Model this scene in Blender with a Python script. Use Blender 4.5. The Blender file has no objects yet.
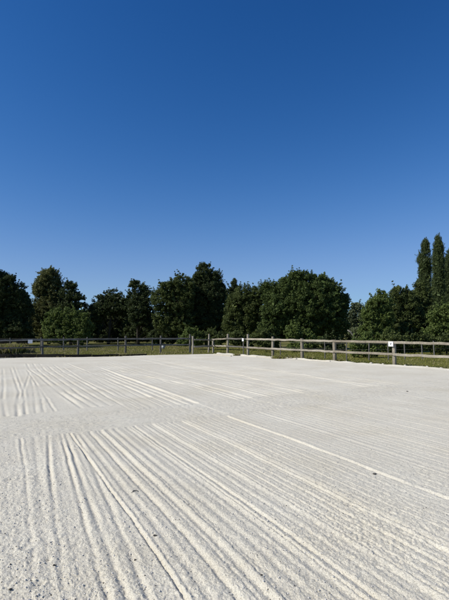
import bpy, math, random
import numpy as np
from mathutils import Vector, Matrix

# ------------------------------------------------------------------ camera, sky, sun, exposure
scene = bpy.context.scene
COL = scene.collection
R = math.radians
CAM_H, PITCH, F_PX = 1.6, R(4.1), 433.0          # eye height, upward tilt, focal length for a 600 px tall frame
cam_data = bpy.data.cameras.new("camera")
cam_data.sensor_fit = 'VERTICAL'
cam_data.sensor_height = 24.0
cam_data.lens = 24.0 * F_PX / 600.0
cam_data.clip_start = 0.05
cam_data.clip_end = 3000
cam = bpy.data.objects.new("camera", cam_data)
COL.objects.link(cam)
cam.location = (0, 0, CAM_H)
cam.rotation_euler = (R(90) + PITCH, 0, 0)
scene.camera = cam

SUN_EL, SUN_AZ = R(42), R(-109)                   # azimuth from +Y, clockwise positive: the sun stands to the left
world = bpy.data.worlds.new("World")
scene.world = world
world.use_nodes = True
wn, wl = world.node_tree.nodes, world.node_tree.links
wn.clear()
sky = wn.new('ShaderNodeTexSky')
sky.sky_type = 'NISHITA'
sky.sun_disc = False
sky.sun_elevation = SUN_EL
sky.sun_rotation = SUN_AZ
sky.altitude = 200
sky.air_density = 1.0
sky.dust_density = 0.0
sky.ozone_density = 3.0
hs = wn.new('ShaderNodeHueSaturation')
hs.inputs['Hue'].default_value = 0.5
hs.inputs['Saturation'].default_value = 1.2
hs.inputs['Value'].default_value = 1.0
bg = wn.new('ShaderNodeBackground')
bg.inputs['Strength'].default_value = 0.1
wo = wn.new('ShaderNodeOutputWorld')
wl.new(sky.outputs[0], hs.inputs['Color'])
sep, comb = wn.new('ShaderNodeSeparateColor'), wn.new('ShaderNodeCombineColor')
wl.new(hs.outputs[0], sep.inputs[0])
for ch, (power, soft, gain) in enumerate(((2.0, 0.30, 0.96), (1.55, 0.115, 0.80), (1.5, 0.068, 0.87))):   # deep blue of a dry summer sky: gain * x^p / (1 + k x^p)
    pw, dn, dv, ml = (wn.new('ShaderNodeMath') for _ in range(4))
    pw.operation, dn.operation, dv.operation, ml.operation = 'POWER', 'MULTIPLY_ADD', 'DIVIDE', 'MULTIPLY'
    pw.inputs[1].default_value, dn.inputs[1].default_value, dn.inputs[2].default_value, ml.inputs[1].default_value = power, soft, 1.0, gain
    wl.new(sep.outputs[ch], pw.inputs[0]); wl.new(pw.outputs[0], dn.inputs[0])
    wl.new(pw.outputs[0], dv.inputs[0]); wl.new(dn.outputs[0], dv.inputs[1])
    wl.new(dv.outputs[0], ml.inputs[0]); wl.new(ml.outputs[0], comb.inputs[ch])
wl.new(comb.outputs[0], bg.inputs['Color'])
wl.new(bg.outputs[0], wo.inputs['Surface'])

sun_data = bpy.data.lights.new("sun", 'SUN')
sun_data.energy = 4.8
sun_data.angle = R(0.53)
sun_data.color = (1.0, 0.955, 0.872)
sun = bpy.data.objects.new("sun", sun_data)
COL.objects.link(sun)
SUN_DIR = Vector((math.sin(SUN_AZ) * math.cos(SUN_EL), math.cos(SUN_AZ) * math.cos(SUN_EL), math.sin(SUN_EL)))
sun.rotation_euler = SUN_DIR.to_track_quat('Z', 'Y').to_euler()
sun.location = (-30, 0, 30)

vs = scene.view_settings
vs.view_transform = 'Standard'
vs.look = 'None'
vs.gamma = 1.0
vs.exposure = 0.0
vs.use_curve_mapping = False

rng = np.random.default_rng(7)
random.seed(7)

# ------------------------------------------------------------------ helpers
def ray(px, py):
    u, v = px - 224.5, 300.0 - py
    return np.array([u, F_PX * math.cos(PITCH) - v * math.sin(PITCH), v * math.cos(PITCH) + F_PX * math.sin(PITCH)])

def gp(px, py, z=0.0):
    """point of the plane z seen at that place of the photograph"""
    d = ray(px, py)
    return d * ((z - CAM_H) / d[2]) + np.array([0, 0, CAM_H])

def at(px, py, depth):
    d = ray(px, py)
    return d * (depth / d[1]) + np.array([0, 0, CAM_H])

def hash2(ix, iy, seed):
    n = (ix.astype(np.int64) * 374761393 + iy.astype(np.int64) * 668265263 + seed * 1442695041) & 0x7fffffff
    n = ((n ^ (n >> 13)) * 1274126177) & 0x7fffffff
    n = (n ^ (n >> 16)) * 1103515245 & 0x7fffffff
    return (n & 0xffffff) / float(0xffffff)

def noise(x, y, seed=0):
    """smooth value noise, -1..1"""
    xf, yf = np.floor(x), np.floor(y)
    ix, iy = xf.astype(np.int64), yf.astype(np.int64)
    fx, fy = x - xf, y - yf
    fx = fx * fx * fx * (fx * (fx * 6 - 15) + 10)
    fy = fy * fy * fy * (fy * (fy * 6 - 15) + 10)
    a, b = hash2(ix, iy, seed), hash2(ix + 1, iy, seed)
    c, d = hash2(ix, iy + 1, seed), hash2(ix + 1, iy + 1, seed)
    return ((a + (b - a) * fx) * (1 - fy) + (c + (d - c) * fx) * fy) * 2 - 1

def sstep(a, b, x):
    t = np.clip((x - a) / (b - a), 0, 1)
    return t * t * (3 - 2 * t)

def mesh_np(name, verts, faces, mat, parent=None, smooth=False, nper=4):
    """one mesh object from arrays; faces all have nper corners"""
    me = bpy.data.meshes.new(name)
    verts = np.ascontiguousarray(verts, dtype=np.float32)
    faces = np.ascontiguousarray(faces, dtype=np.int32)
    me.vertices.add(len(verts))
    me.vertices.foreach_set('co', verts.ravel())
    me.loops.add(faces.size)
    me.loops.foreach_set('vertex_index', faces.ravel())
    me.polygons.add(len(faces))
    me.polygons.foreach_set('loop_start', np.arange(0, faces.size, nper, dtype=np.int32))
    me.polygons.foreach_set('loop_total', np.full(len(faces), nper, dtype=np.int32))
    if smooth:
        me.polygons.foreach_set('use_smooth', np.ones(len(faces), dtype=bool))
    me.update(calc_edges=True)
    me.materials.append(mat)
    o = bpy.data.objects.new(name, me)
    COL.objects.link(o)
    if parent is not None:
        o.parent = parent
    return o

class MB:
    """collects boxes, tubes and lumps into one mesh"""
    def __init__(self):
        self.v, self.f, self.sm = [], [], []
    def add(self, vs_, fs_, smooth=False):
        b = len(self.v)
        self.v += [tuple(p) for p in vs_]
        self.f += [tuple(b + i for i in f) for f in fs_]
        self.sm += [smooth] * len(fs_)
    def beam(self, a, b, w, h, segs=8, wob=0.006, rnd=0.25, taper=1.0):
        """a hewn timber from a to b, w wide (sideways) and h high, rounded edges, slightly crooked"""
        a, b = Vector(a), Vector(b)
        d = (b - a).normalized()
        up = Vector((0, 0, 1)) if abs(d.z) < 0.9 else Vector((0.6, -0.8, 0)).normalized()
        side = d.cross(up).normalized()
        up = side.cross(d).normalized()
        prof = []
        for sx, sy in ((1, 1), (-1, 1), (-1, -1), (1, -1)):
            c1 = (sx * w / 2, sy * h / 2 * (1 - rnd)); c2 = (sx * w / 2 * (1 - rnd), sy * h / 2)
            prof += [c1, c2] if sx * sy > 0 else [c2, c1]
        rings = []
        for i in range(segs + 1):
            t = i / segs
            o1, o2 = random.uniform(-wob, wob), random.uniform(-wob, wob)
            k = (1 + (taper - 1) * t) * random.uniform(0.96, 1.04)
            c = a.lerp(b, t) + side * o1 + up * o2
            rings.append([c + side * px_ * k + up * py_ * k for px_, py_ in prof])
        n = len(prof)
        vs_ = [p for r_ in rings for p in r_]
        fs_ = []
        for i in range(segs):
            for j in range(n):
                fs_.append((i * n + j, i * n + (j + 1) % n, (i + 1) * n + (j + 1) % n, (i + 1) * n + j))
        fs_.append(tuple(range(n))[::-1]); fs_.append(tuple(segs * n + j for j in range(n)))
        self.add(vs_, fs_)
    def tube(self, pts, radii, n=7, smooth=True):
        pts = [Vector(p) for p in pts]
        rings = []
        ref = Vector((0.3, 0.9, 0.2)).normalized()
        for i, p in enumerate(pts):
            d = (pts[min(i + 1, len(pts) - 1)] - pts[max(i - 1, 0)]).normalized()
            s = d.cross(ref).normalized() if abs(d.dot(ref)) < 0.95 else d.cross(Vector((1, 0, 0))).normalized()
            u = s.cross(d)
            rings.append([p + (s * math.cos(2 * math.pi * k / n) + u * math.sin(2 * math.pi * k / n)) * radii[i] for k in range(n)])
        vs_ = [q for r_ in rings for q in r_]
        fs_ = []
        for i in range(len(pts) - 1):
            for j in range(n):
                fs_.append((i * n + j, i * n + (j + 1) % n, (i + 1) * n + (j + 1) % n, (i + 1) * n + j))
        fs_.append(tuple(range(n))[::-1]); fs_.append(tuple((len(pts) - 1) * n + j for j in range(n)))
        self.add(vs_, fs_, smooth)
    def lump(self, c, r, squash=0.6, n=8, m=5):
        """an irregular stone-like lump"""
        vs_, fs_ = [], []
        k = [random.uniform(0.75, 1.25) for _ in range(n)]
        for i in range(m + 1):
            ph = math.pi * i / m
            for j in range(n):
                th = 2 * math.pi * j / n
                q = r * k[j] * random.uniform(0.85, 1.12)
                vs_.append((c[0] + q * math.sin(ph) * math.cos(th), c[1] + q * math.sin(ph) * math.sin(th), c[2] + q * squash * math.cos(ph)))
        for i in range(m):
            for j in range(n):
                fs_.append((i * n + j, i * n + (j + 1) % n, (i + 1) * n + (j + 1) % n, (i + 1) * n + j)[::-1])
        self.add(vs_, fs_)
    def build(self, name, mat, parent=None):
        me = bpy.data.meshes.new(name)
        me.from_pydata(self.v, [], self.f)
        me.polygons.foreach_set('use_smooth', self.sm)
        me.update()
        me.materials.append(mat)
        o = bpy.data.objects.new(name, me)
        COL.objects.link(o)
        if parent is not None:
            o.parent = parent
            o.location = -Vector(parent.location)      # meshes are written in world coordinates
        return o

def tag(o, label=None, cat=None, group=None, kind=None):
    if label: o['label'] = label
    if cat: o['category'] = cat
    if group: o['group'] = group
    if kind: o['kind'] = kind
    return o

def thing(name, label, cat, loc, group=None):
    o = bpy.data.objects.new(name, None)
    o.empty_display_size = 0.2
    COL.objects.link(o)
    o.location = (float(loc[0]), float(loc[1]), float(loc[2]))
    return tag(o, label, cat, group)

# ------------------------------------------------------------------ materials
def new_mat(name):
    m = bpy.data.materials.new(name)
    m.use_nodes = True
    nt = m.node_tree
    b = nt.nodes['Principled BSDF']
    return m, nt, b

def tex_noise(nt, scale, detail=4, rough=0.6, vec=None):
    n = nt.nodes.new('ShaderNodeTexNoise')
    n.inputs['Scale'].default_value = scale
    n.inputs['Detail'].default_value = detail
    n.inputs['Roughness'].default_value = rough
    if vec is not None: nt.links.new(vec, n.inputs['Vector'])
    return n

def ramp(nt, fac, stops):
    r_ = nt.nodes.new('ShaderNodeValToRGB')
    e = r_.color_ramp.elements
    while len(e) < len(stops): e.new(0.5)
    for i, (p, c) in enumerate(stops):
        e[i].position = p; e[i].color = (*c, 1)
    nt.links.new(fac, r_.inputs['Fac'])
    return r_

def sand_material():
    m, nt, b = new_mat('pale_sand')
    geo = nt.nodes.new('ShaderNodeNewGeometry')
    pos = geo.outputs['Position']
    n1 = tex_noise(nt, 0.7, 5, 0.6, pos)
    n2 = tex_noise(nt, 95, 3, 0.65, pos)
    n3 = tex_noise(nt, 330, 2, 0.6, pos)
    n4 = tex_noise(nt, 170, 2, 0.5, pos)
    r1 = ramp(nt, n1.outputs['Fac'], [(0.3, (0.67, 0.615, 0.485)), (0.5, (0.72, 0.67, 0.545)), (0.7, (0.76, 0.715, 0.59))])
    r2 = ramp(nt, n2.outputs['Fac'], [(0.30, (0.66, 0.65, 0.63)), (0.52, (1.0, 1.0, 1.0))])
    r4 = ramp(nt, n4.outputs['Fac'], [(0.30, (0.34, 0.33, 0.31)), (0.38, (1.0, 1.0, 1.0))])       # single dark grains
    mx = nt.nodes.new('ShaderNodeMix'); mx.data_type = 'RGBA'; mx.blend_type = 'MULTIPLY'
    mx.inputs['Factor'].default_value = 1.0
    nt.links.new(r1.outputs['Color'], mx.inputs['A']); nt.links.new(r2.outputs['Color'], mx.inputs['B'])
    mx2 = nt.nodes.new('ShaderNodeMix'); mx2.data_type = 'RGBA'; mx2.blend_type = 'MULTIPLY'
    mx2.inputs['Factor'].default_value = 1.0
    nt.links.new(mx.outputs['Result'], mx2.inputs['A']); nt.links.new(r4.outputs['Color'], mx2.inputs['B'])
    nt.links.new(mx2.outputs['Result'], b.inputs['Base Color'])
    b.inputs['Roughness'].default_value = 0.95
    b.inputs['Specular IOR Level'].default_value = 0.1
    ad = nt.nodes.new('ShaderNodeMath'); ad.operation = 'ADD'
    mu = nt.nodes.new('ShaderNodeMath'); mu.operation = 'MULTIPLY'; mu.inputs[1].default_value = 0.4
    nt.links.new(n3.outputs['Fac'], mu.inputs[0])
    nt.links.new(n2.outputs['Fac'], ad.inputs[0]); nt.links.new(mu.outputs[0], ad.inputs[1])
    bp = nt.nodes.new('ShaderNodeBump')
    bp.inputs['Strength'].default_value = 0.8
    bp.inputs['Distance'].default_value = 0.011
    nt.links.new(ad.outputs[0], bp.inputs['Height'])
    nt.links.new(bp.outputs[0], b.inputs['Normal'])
    return m

def ground_material():
    m, nt, b = new_mat('meadow_soil')
    geo = nt.nodes.new('ShaderNodeNewGeometry')
    pos = geo.outputs['Position']
    n1 = tex_noise(nt, 0.5, 5, 0.65, pos)
    n2 = tex_noise(nt, 9, 5, 0.7, pos)
    r1 = ramp(nt, n1.outputs['Fac'], [(0.35, (0.13, 0.14, 0.035)), (0.65, (0.22, 0.20, 0.07))])
    r2 = ramp(nt, n2.outputs['Fac'], [(0.3, (0.6, 0.6, 0.6)), (0.7, (1.15, 1.1, 1.0))])
    mx = nt.nodes.new('ShaderNodeMix'); mx.data_type = 'RGBA'; mx.blend_type = 'MULTIPLY'
    mx.inputs['Factor'].default_value = 1.0
    nt.links.new(r1.outputs['Color'], mx.inputs['A']); nt.links.new(r2.outputs['Color'], mx.inputs['B'])
    nt.links.new(mx.outputs['Result'], b.inputs['Base Color'])
    b.inputs['Roughness'].default_value = 0.95
    b.inputs['Specular IOR Level'].default_value = 0.1
    bp = nt.nodes.new('ShaderNodeBump'); bp.inputs['Strength'].default_value = 0.8; bp.inputs['Distance'].default_value = 0.05
    nt.links.new(n2.outputs['Fac'], bp.inputs['Height']); nt.links.new(bp.outputs[0], b.inputs['Normal'])
    return m

def leaf_material(name, dark, light, transl=0.25):
    m, nt, b = new_mat(name)
    out = nt.nodes['Material Output']
    geo = nt.nodes.new('ShaderNodeNewGeometry')
    r1 = ramp(nt, geo.outputs['Random Per Island'], [(0.0, dark), (0.85, light), (1.0, tuple(c * 1.35 for c in light))])
    nt.links.new(r1.outputs['Color'], b.inputs['Base Color'])
    b.inputs['Roughness'].default_value = 0.55
    b.inputs['Specular IOR Level'].default_value = 0.18
    tr = nt.nodes.new('ShaderNodeBsdfTranslucent')
    nt.links.new(r1.outputs['Color'], tr.inputs['Color'])
    ms = nt.nodes.new('ShaderNodeMixShader'); ms.inputs[0].default_value = transl
    nt.links.new(b.outputs[0], ms.inputs[1]); nt.links.new(tr.outputs[0], ms.inputs[2])
    nt.links.new(ms.outputs[0], out.inputs['Surface'])
    return m

def wood_material(name, c1, c2, scale=14):
    m, nt, b = new_mat(name)
    geo = nt.nodes.new('ShaderNodeNewGeometry')
    n1 = tex_noise(nt, scale, 6, 0.7, geo.outputs['Position'])
    n2 = tex_noise(nt, 1.3, 3, 0.6, geo.outputs['Position'])
    ad = nt.nodes.new('ShaderNodeMath'); ad.operation = 'ADD'
    mu = nt.nodes.new('ShaderNodeMath'); mu.operation = 'MULTIPLY'; mu.inputs[1].default_value = 0.5
    nt.links.new(n1.outputs['Fac'], ad.inputs[0]); nt.links.new(n2.outputs['Fac'], ad.inputs[1])
    nt.links.new(ad.outputs[0], mu.inputs[0])
    r1 = ramp(nt, mu.outputs[0], [(0.36, c1), (0.62, c2)])
    oi = nt.nodes.new('ShaderNodeObjectInfo')
    r2 = ramp(nt, oi.outputs['Random'], [(0.0, (0.72, 0.70, 0.66)), (1.0, (1.05, 1.05, 1.05))])
    mx = nt.nodes.new('ShaderNodeMix'); mx.data_type = 'RGBA'; mx.blend_type = 'MULTIPLY'; mx.inputs['Factor'].default_value = 1.0
    nt.links.new(r1.outputs['Color'], mx.inputs['A']); nt.links.new(r2.outputs['Color'], mx.inputs['B'])
    nt.links.new(mx.outputs['Result'], b.inputs['Base Color'])
    b.inputs['Roughness'].default_value = 0.85
    b.inputs['Specular IOR Level'].default_value = 0.2
    bp = nt.nodes.new('ShaderNodeBump'); bp.inputs['Strength'].default_value = 0.6; bp.inputs['Distance'].default_value = 0.01
    nt.links.new(n1.outputs['Fac'], bp.inputs['Height']); nt.links.new(bp.outputs[0], b.inputs['Normal'])
    return m

def plain_mat(name, c1, c2, scale=20, rough=0.7):
    m, nt, b = new_mat(name)
    geo = nt.nodes.new('ShaderNodeNewGeometry')
    n1 = tex_noise(nt, scale, 4, 0.6, geo.outputs['Position'])
    r1 = ramp(nt, n1.outputs['Fac'], [(0.35, c1), (0.65, c2)])
    nt.links.new(r1.outputs['Color'], b.inputs['Base Color'])
    b.inputs['Roughness'].default_value = rough
    return m

M = {
    'sand': sand_material(),
    'ground': ground_material(),
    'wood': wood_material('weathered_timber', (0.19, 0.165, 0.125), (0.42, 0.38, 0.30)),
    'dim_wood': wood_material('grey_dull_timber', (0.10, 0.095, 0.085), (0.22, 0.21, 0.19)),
    'shade_dark': wood_material('painted_shade', (0.009, 0.008, 0.007), (0.028, 0.025, 0.02)),  # near-black so the colour itself carries the shade below the left fence
    'edging': wood_material('pale_edging_board', (0.48, 0.45, 0.38), (0.66, 0.62, 0.53), 9),
    'bark': wood_material('bark', (0.018, 0.016, 0.012), (0.055, 0.048, 0.036), 20),
    'birch': wood_material('pale_bark', (0.2, 0.19, 0.17), (0.4, 0.38, 0.34), 8),
    'white': plain_mat('sign_white', (0.72, 0.72, 0.70), (0.80, 0.80, 0.79), 6, 0.5),
    'black': plain_mat('sign_black', (0.02, 0.02, 0.02), (0.03, 0.03, 0.03), 6, 0.5),
    'plastic': plain_mat('grey_plastic', (0.32, 0.33, 0.32), (0.40, 0.41, 0.40), 6, 0.4),
    'debris': plain_mat('dark_debris', (0.03, 0.028, 0.024), (0.09, 0.08, 0.065), 80, 0.9),
    'crumb': plain_mat('sand_crumb', (0.50, 0.48, 0.43), (0.62, 0.60, 0.55), 80, 0.95),
    'stone': plain_mat('limestone', (0.38, 0.35, 0.29), (0.58, 0.54, 0.46), 12, 0.9),
    'grass': leaf_material('grass_blades', (0.13, 0.15, 0.025), (0.28, 0.28, 0.06), 0.4),
    'dry_grass': leaf_material('dry_grass', (0.20, 0.17, 0.08), (0.42, 0.36, 0.19), 0.3),
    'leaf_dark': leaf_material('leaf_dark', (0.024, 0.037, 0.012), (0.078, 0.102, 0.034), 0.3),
    'leaf_mid': leaf_material('leaf_mid', (0.038, 0.055, 0.015), (0.118, 0.146, 0.042), 0.35),
    'leaf_walnut': leaf_material('leaf_walnut', (0.038, 0.061, 0.016), (0.120, 0.163, 0.045), 0.35),
    'leaf_poplar': leaf_material('leaf_poplar', (0.040, 0.060, 0.020), (0.115, 0.150, 0.055), 0.3),
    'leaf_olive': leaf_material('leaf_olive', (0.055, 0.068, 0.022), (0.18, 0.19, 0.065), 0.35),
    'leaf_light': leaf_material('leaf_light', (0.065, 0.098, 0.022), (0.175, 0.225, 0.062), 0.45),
    'leaf_silver': leaf_material('leaf_silver', (0.07, 0.09, 0.04), (0.17, 0.20, 0.10), 0.25),
}

# ------------------------------------------------------------------ arena outline
HEAD = np.array([-224.5, 433.0]); HEAD /= np.linalg.norm(HEAD)      # driving direction of the harrow
NORM = np.array([HEAD[1], -HEAD[0]])                                 # across the furrows

def fence_base(px):        # right fence: its foot as a straight line
    return gp(px, 331.0 + 22.5 + (px - 227.5) * 0.0687)
RA, RB = fence_base(213)[:2], fence_base(473)[:2]
RDIR = (RB - RA) / np.linalg.norm(RB - RA)
RN = np.array([RDIR[1], -RDIR[0]])
if np.dot(RN, -RA) < 0: RN = -RN                                      # points into the arena
LPX = [(-260, 359.6), (0, 357.9), (60, 357.2), (110, 356.5), (165, 354.7), (192, 354.2), (216, 353.9)]
LPTS = np.array([gp(*p)[:2] for p in LPX])

def sand_depth(x, y):
    """distance inside the sand's edge (negative outside)"""
    dl = np.interp(x, LPTS[:, 0], LPTS[:, 1], right=LPTS[-1, 1] + 20) - y
    dr = (x - RA[0]) * RN[0] + (y - RA[1]) * RN[1] - 0.42
    return np.minimum(dl, dr), dr

# 1-D profile across the furrows
S = np.arange(-40, 40, 0.002)
def profile(seed, dmin, dmax, depth, width, even=0.3):
    r_ = np.random.default_rng(seed)
    h = np.zeros_like(S)
    s = -39.0
    while s < 39:
        s += r_.uniform(dmin, dmax)
        if r_.random() < 0.06: s += r_.uniform(0.08, 0.2)
        d = depth * r_.uniform(even, 1.0) ** 1.2
        w = width * r_.uniform(0.6, 1.25)
        m = np.abs(S - s) < 0.3
        x = S[m] - s
        h[m] += -d * np.exp(-(x / w) ** 2) + 0.55 * d * np.exp(-((x - 1.9 * w) / (1.2 * w)) ** 2) + 0.3 * d * np.exp(-((x + 1.9 * w) / (1.2 * w)) ** 2)
    return h
def s_of(px, py):
    p = gp(px, py)[:2]
    return float(np.dot(p, NORM))
PROF_NEAR = profile(3, 0.085, 0.145, 0.0112, 0.016, 0.5)
PROF_FAR = profile(11, 0.13, 0.26, 0.026, 0.028, 0.4)
# the furrows that stand out: a foot point, depth, width
for px, py, d, w in [(155, 555, 0.024, 0.013), (158, 552, 0.006, 0.03), (200, 530, 0.011, 0.025), (230, 540, 0.010, 0.024), (270, 521, 0.014, 0.018), (330, 494, 0.017, 0.015),
                     (300, 443, 0.015, 0.022), (300, 475, 0.009, 0.025), (224, 470, 0.009, 0.035), (265, 590, 0.013, 0.022), (300, 583, 0.010, 0.02),
                     (215, 570, 0.013, 0.026), (160, 452, 0.010, 0.03), (190, 447, 0.009, 0.025), (205, 594, 0.012, 0.02), (300, 425, 0.010, 0.03)]:
    s = s_of(px, py)
    x = S - s
    PROF_NEAR += -d * np.exp(-(x / w) ** 2) + 0.7 * d * np.exp(-((x - 2 * w) / (1.3 * w)) ** 2) + 0.25 * d * np.exp(-((x + 2 * w) / (1.3 * w)) ** 2)
for px, py, d, w in [
                     (130, 396, 0.018, 0.06), (165, 392, 0.022, 0.06), (200, 385, 0.02, 0.1), (250, 383, 0.018, 0.12)]:
    s = s_of(px, py)
    x = S - s
    PROF_FAR += -d * np.exp(-(x / w) ** 2) + 0.6 * d * np.exp(-((x - 2 * w) / (1.3 * w)) ** 2)

# curved furrows of the turning passes (polylines on the ground)
CURVED = [
    ([(27, 363.5), (30, 370), (40, 376.7), (53.5, 388.4), (82, 407.8)], 0.025, 0.037),
    ([(33.4, 363.5), (36.8, 369), (50, 380), (66.8, 391.8), (92, 406.8)], 0.022, 0.037),
    ([(40, 363.8), (45, 370), (61.8, 381.7), (80, 394.4), (100, 405.8)], 0.020, 0.037),
    ([(46.8, 364.5), (53.5, 371), (75, 385), (110, 405)], 0.019, 0.037),
    ([(53.5, 364.5), (63.5, 372.4), (87, 385), (121, 404.5)], 0.017, 0.037),
    ([(63.5, 367.7), (80, 378.4), (100, 388.4), (134, 403.5)], 0.015, 0.037),
    ([(66.8, 363.4), (87, 371.7), (110, 380), (150, 397)], 0.022, 0.043),
    ([(140, 382.8), (158, 389.5), (180, 399)], 0.024, 0.031),
    ([(100, 367), (150, 377), (205, 388)], 0.022, 0.055),
    ([(200, 366), (250, 378), (300, 391)], 0.020, 0.055),
    ([(170, 368), (205, 375.5), (250, 386)], 0.019, 0.043),
    ([(250, 365), (330, 380), (420, 398)], 0.019, 0.055),
    ([(20, 438), (26, 480), (31, 530), (34, 600)], 0.012, 0.018),
    ([(34, 436), (38, 470), (42, 510), (50, 560), (52, 600)], 0.008, 0.03),
    ([(48, 432), (50, 470), (55, 515), (61, 560), (68, 600)], 0.021, 0.020),
    ([(60, 431), (69, 465), (80, 505), (92, 550), (108, 602)], 0.020, 0.018),
    ([(64, 430), (78, 470), (96, 520), (112, 560), (128, 602)], 0.018, 0.022),
    ([(75, 432), (98, 480), (120, 530), (136, 570), (150, 602)], 0.014, 0.022),
    ([(3, 368), (4, 385), (3, 400), (6, 416)], 0.0140, 0.033),
    ([(11, 368), (16, 383), (20, 393), (17, 405), (18, 416)], 0.0196, 0.033),
    ([(14, 366), (20, 382), (24, 394), (26, 414)], 0.0167, 0.028),
    ([(30, 372), (27, 382), (23, 394), (20, 404)], 0.0140, 0.028),
    ([(27, 370), (38, 386), (48, 400), (55, 411)], 0.0196, 0.025),
    ([(31, 378), (34, 392), (36, 413)], 0.0112, 0.028),
    ([(36, 384), (41, 396), (44, 412)], 0.0140, 0.028),
    ([(0, 375), (-6, 395), (-14, 414)], 0.0112, 0.033),
]
def seg_dist(x, y, poly):
    best = np.full(x.shape, 9.0); sgn = np.zeros(x.shape)
    for (ax, ay), (bx, by) in zip(poly[:-1], poly[1:]):
        dx, dy = bx - ax, by - ay
        L2 = dx * dx + dy * dy
        t = np.clip(((x - ax) * dx + (y - ay) * dy) / L2, 0, 1)
        qx, qy = x - ax - t * dx, y - ay - t * dy
        d = np.hypot(qx, qy)
        m = d < best
        best[m] = d[m]
        sgn[m] = np.sign(qx * dy - qy * dx)[m]
    return best * np.where(sgn == 0, 1, sgn)

def sand_height(x, y):
    s = x * NORM[0] + y * NORM[1]
    t = x * HEAD[0] + y * HEAD[1]
    r_ = np.hypot(x, y)
    h = 0.012 * noise(x * 0.35, y * 0.35, 1) + 0.006 * noise(x * 1.1, y * 1.1, 2)
    # the furrows wander a little along their way
    sw = s + 0.012 * noise(s * 0.6, t * 0.9, 3) + 0.03 * noise(s * 0.15, t * 0.25, 4) + 0.005 * noise(s * 3, t * 4, 41) + 0.0035 * noise(s * 18, t * 22, 42)
    near = 1 - sstep(7.5, 9.0, t)
    turn = np.clip(t - 13.5, 0, 30)
    sf = sw + 0.012 * turn ** 2 * sstep(1, -3, s)
    s_left = s_of(150, 545) - 0.05
    amp = 0.66 + 0.16 * noise(s * 2.5, t * 0.35, 5) + 0.15 * noise(s * 9, t * 2.5, 51)
    grooves_near = np.interp(sw, S, PROF_NEAR) * (amp * (0.25 + 0.75 * sstep(s_left - 0.15, s_left + 0.05, s)))
    grooves_far = np.interp(sf, S, PROF_FAR) * (0.48 + 0.42 * noise(s * 1.1, t * 0.2, 6))
    far_left = sstep(-3.3, -2.2, x + 0.24 * (y - 9) )          # the turning area at the left has its own tracks
    grooves_far *= (0.12 + 0.88 * far_left) * (0.35 + 0.65 * sstep(1.9, 3.2, s))
    far_dim = 1 - 0.2 * sstep(18, 30, r_)
    # cross pass
    e1 = 7.17 + 0.06 * s + 0.05 * noise(s * 1.3, s * 0.2, 7)
    e2 = 8.75 + 0.055 * s + 0.07 * noise(s * 0.9, s * 0.3, 8)
    band = sstep(e1 - 0.04, e1 + 0.06, t) * (1 - sstep(e2 - 0.08, e2 + 0.06, t)) 
    nearside = 1 - sstep(e1 - 0.02, e1 + 0.2, t)
    h += (1 - 0.74 * band) * (grooves_near * nearside + grooves_far * (1 - nearside) * far_dim)
    cross = 0.008 * noise(t * 8, s * 0.35, 9) + 0.008 * noise(t * 19, s * 0.9, 10) + 0.004 * noise(s * 20, t * 18, 57)
    h += band * cross + 0.016 * np.exp(-((t - e1) / 0.05) ** 2) * (0.6 + 0.5 * noise(s * 3, t, 12)) - 0.006 * band
    h += 0.010 * np.exp(-((t - e2) / 0.07) ** 2) * (0.5 + 0.5 * noise(s * 3, t, 13))
    # curved tracks
    for poly, d, w in CURVED:
        P = np.array([gp(*p)[:2] for p in poly])
        lo, hi = P.min(0) - 0.4, P.max(0) + 0.4
        m = (x > lo[0]) & (x < hi[0]) & (y > lo[1]) & (y < hi[1])
        if not m.any(): continue
        q = seg_dist(x[m] + 0.008 * noise(x[m] * 3, y[m] * 3, 14), y[m] + 0.008 * noise(x[m] * 3, y[m] * 3, 15), P)
        a_ = (0.46 + 0.36 * noise(x[m] * 2, y[m] * 1.2, 16)) * (1 - 0.9 * band[m])
        h[m] += a_ * (-d * np.exp(-(q / w) ** 2) + 0.6 * d * np.exp(-((np.abs(q) - 2 * w) / (1.2 * w)) ** 2))
    # combed crosswise grain left by the roller, clods and crumbs
    fade = np.clip(1.15 - r_ / 7.5, 0.25, 1)
    rough = 0.65 + 0.5 * noise(x * 0.8, y * 0.8, 17) + 0.25 * sstep(s_left + 0.1, s_left - 0.5, s)
    rough = np.clip(rough * 1.12, 0.68, 1.4)
    c = 0.0030 * noise(s * 13, t * 20, 18) + 0.0050 * noise(s * 42, t * 36, 19) + 0.0058 * noise(s * 85, t * 80, 20) + 0.0036 * noise(s * 170, t * 170, 25)
    g = noise(x * 16 + 0.5 * y, y * 16, 21)
    c += 0.009 * np.clip(g - 0.45, 0, 1) ** 1.0 * 2 + -0.010 * np.clip(-g - 0.55, 0, 1) * 2
    h += c * rough * fade
    # furrow flanks crumble and are cut here and there by scuffs
    sc = np.clip(noise(s * 4.2 + 9, t * 2.1, 61) - 0.45, 0, 1)
    h += sc * (0.010 * noise(s * 26, t * 24, 62) - 0.006) * np.clip(1.1 - r_ / 12, 0, 1)
    # hollows of a few hoof prints and scuffs at the left
    for px, py, rr, d in [(26, 548, .03, .010), (48, 560, .025, .010), (10, 480, .04, .008), (35, 470, .03, .008), (270, 470, .04, .008), (38, 585, .03, .012), (20, 515, .03, .008)]:
        P = gp(px, py)
        q = np.hypot(x - P[0], (y - P[1]) * 0.8)
        m = q < 0.4
        h[m] += -d * np.exp(-(q[m] / rr) ** 2) + 0.5 * d * np.exp(-((q[m] - 1.7 * rr) / (0.6 * rr)) ** 2)
    # edge: a raised lip beside the right fence, then falling away under the turf
    dd, dr = sand_depth(x, y)
    dd = dd + 0.10 * noise(x * 1.7, y * 1.7, 22) + 0.05 * noise(x * 6, y * 6, 23)
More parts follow.
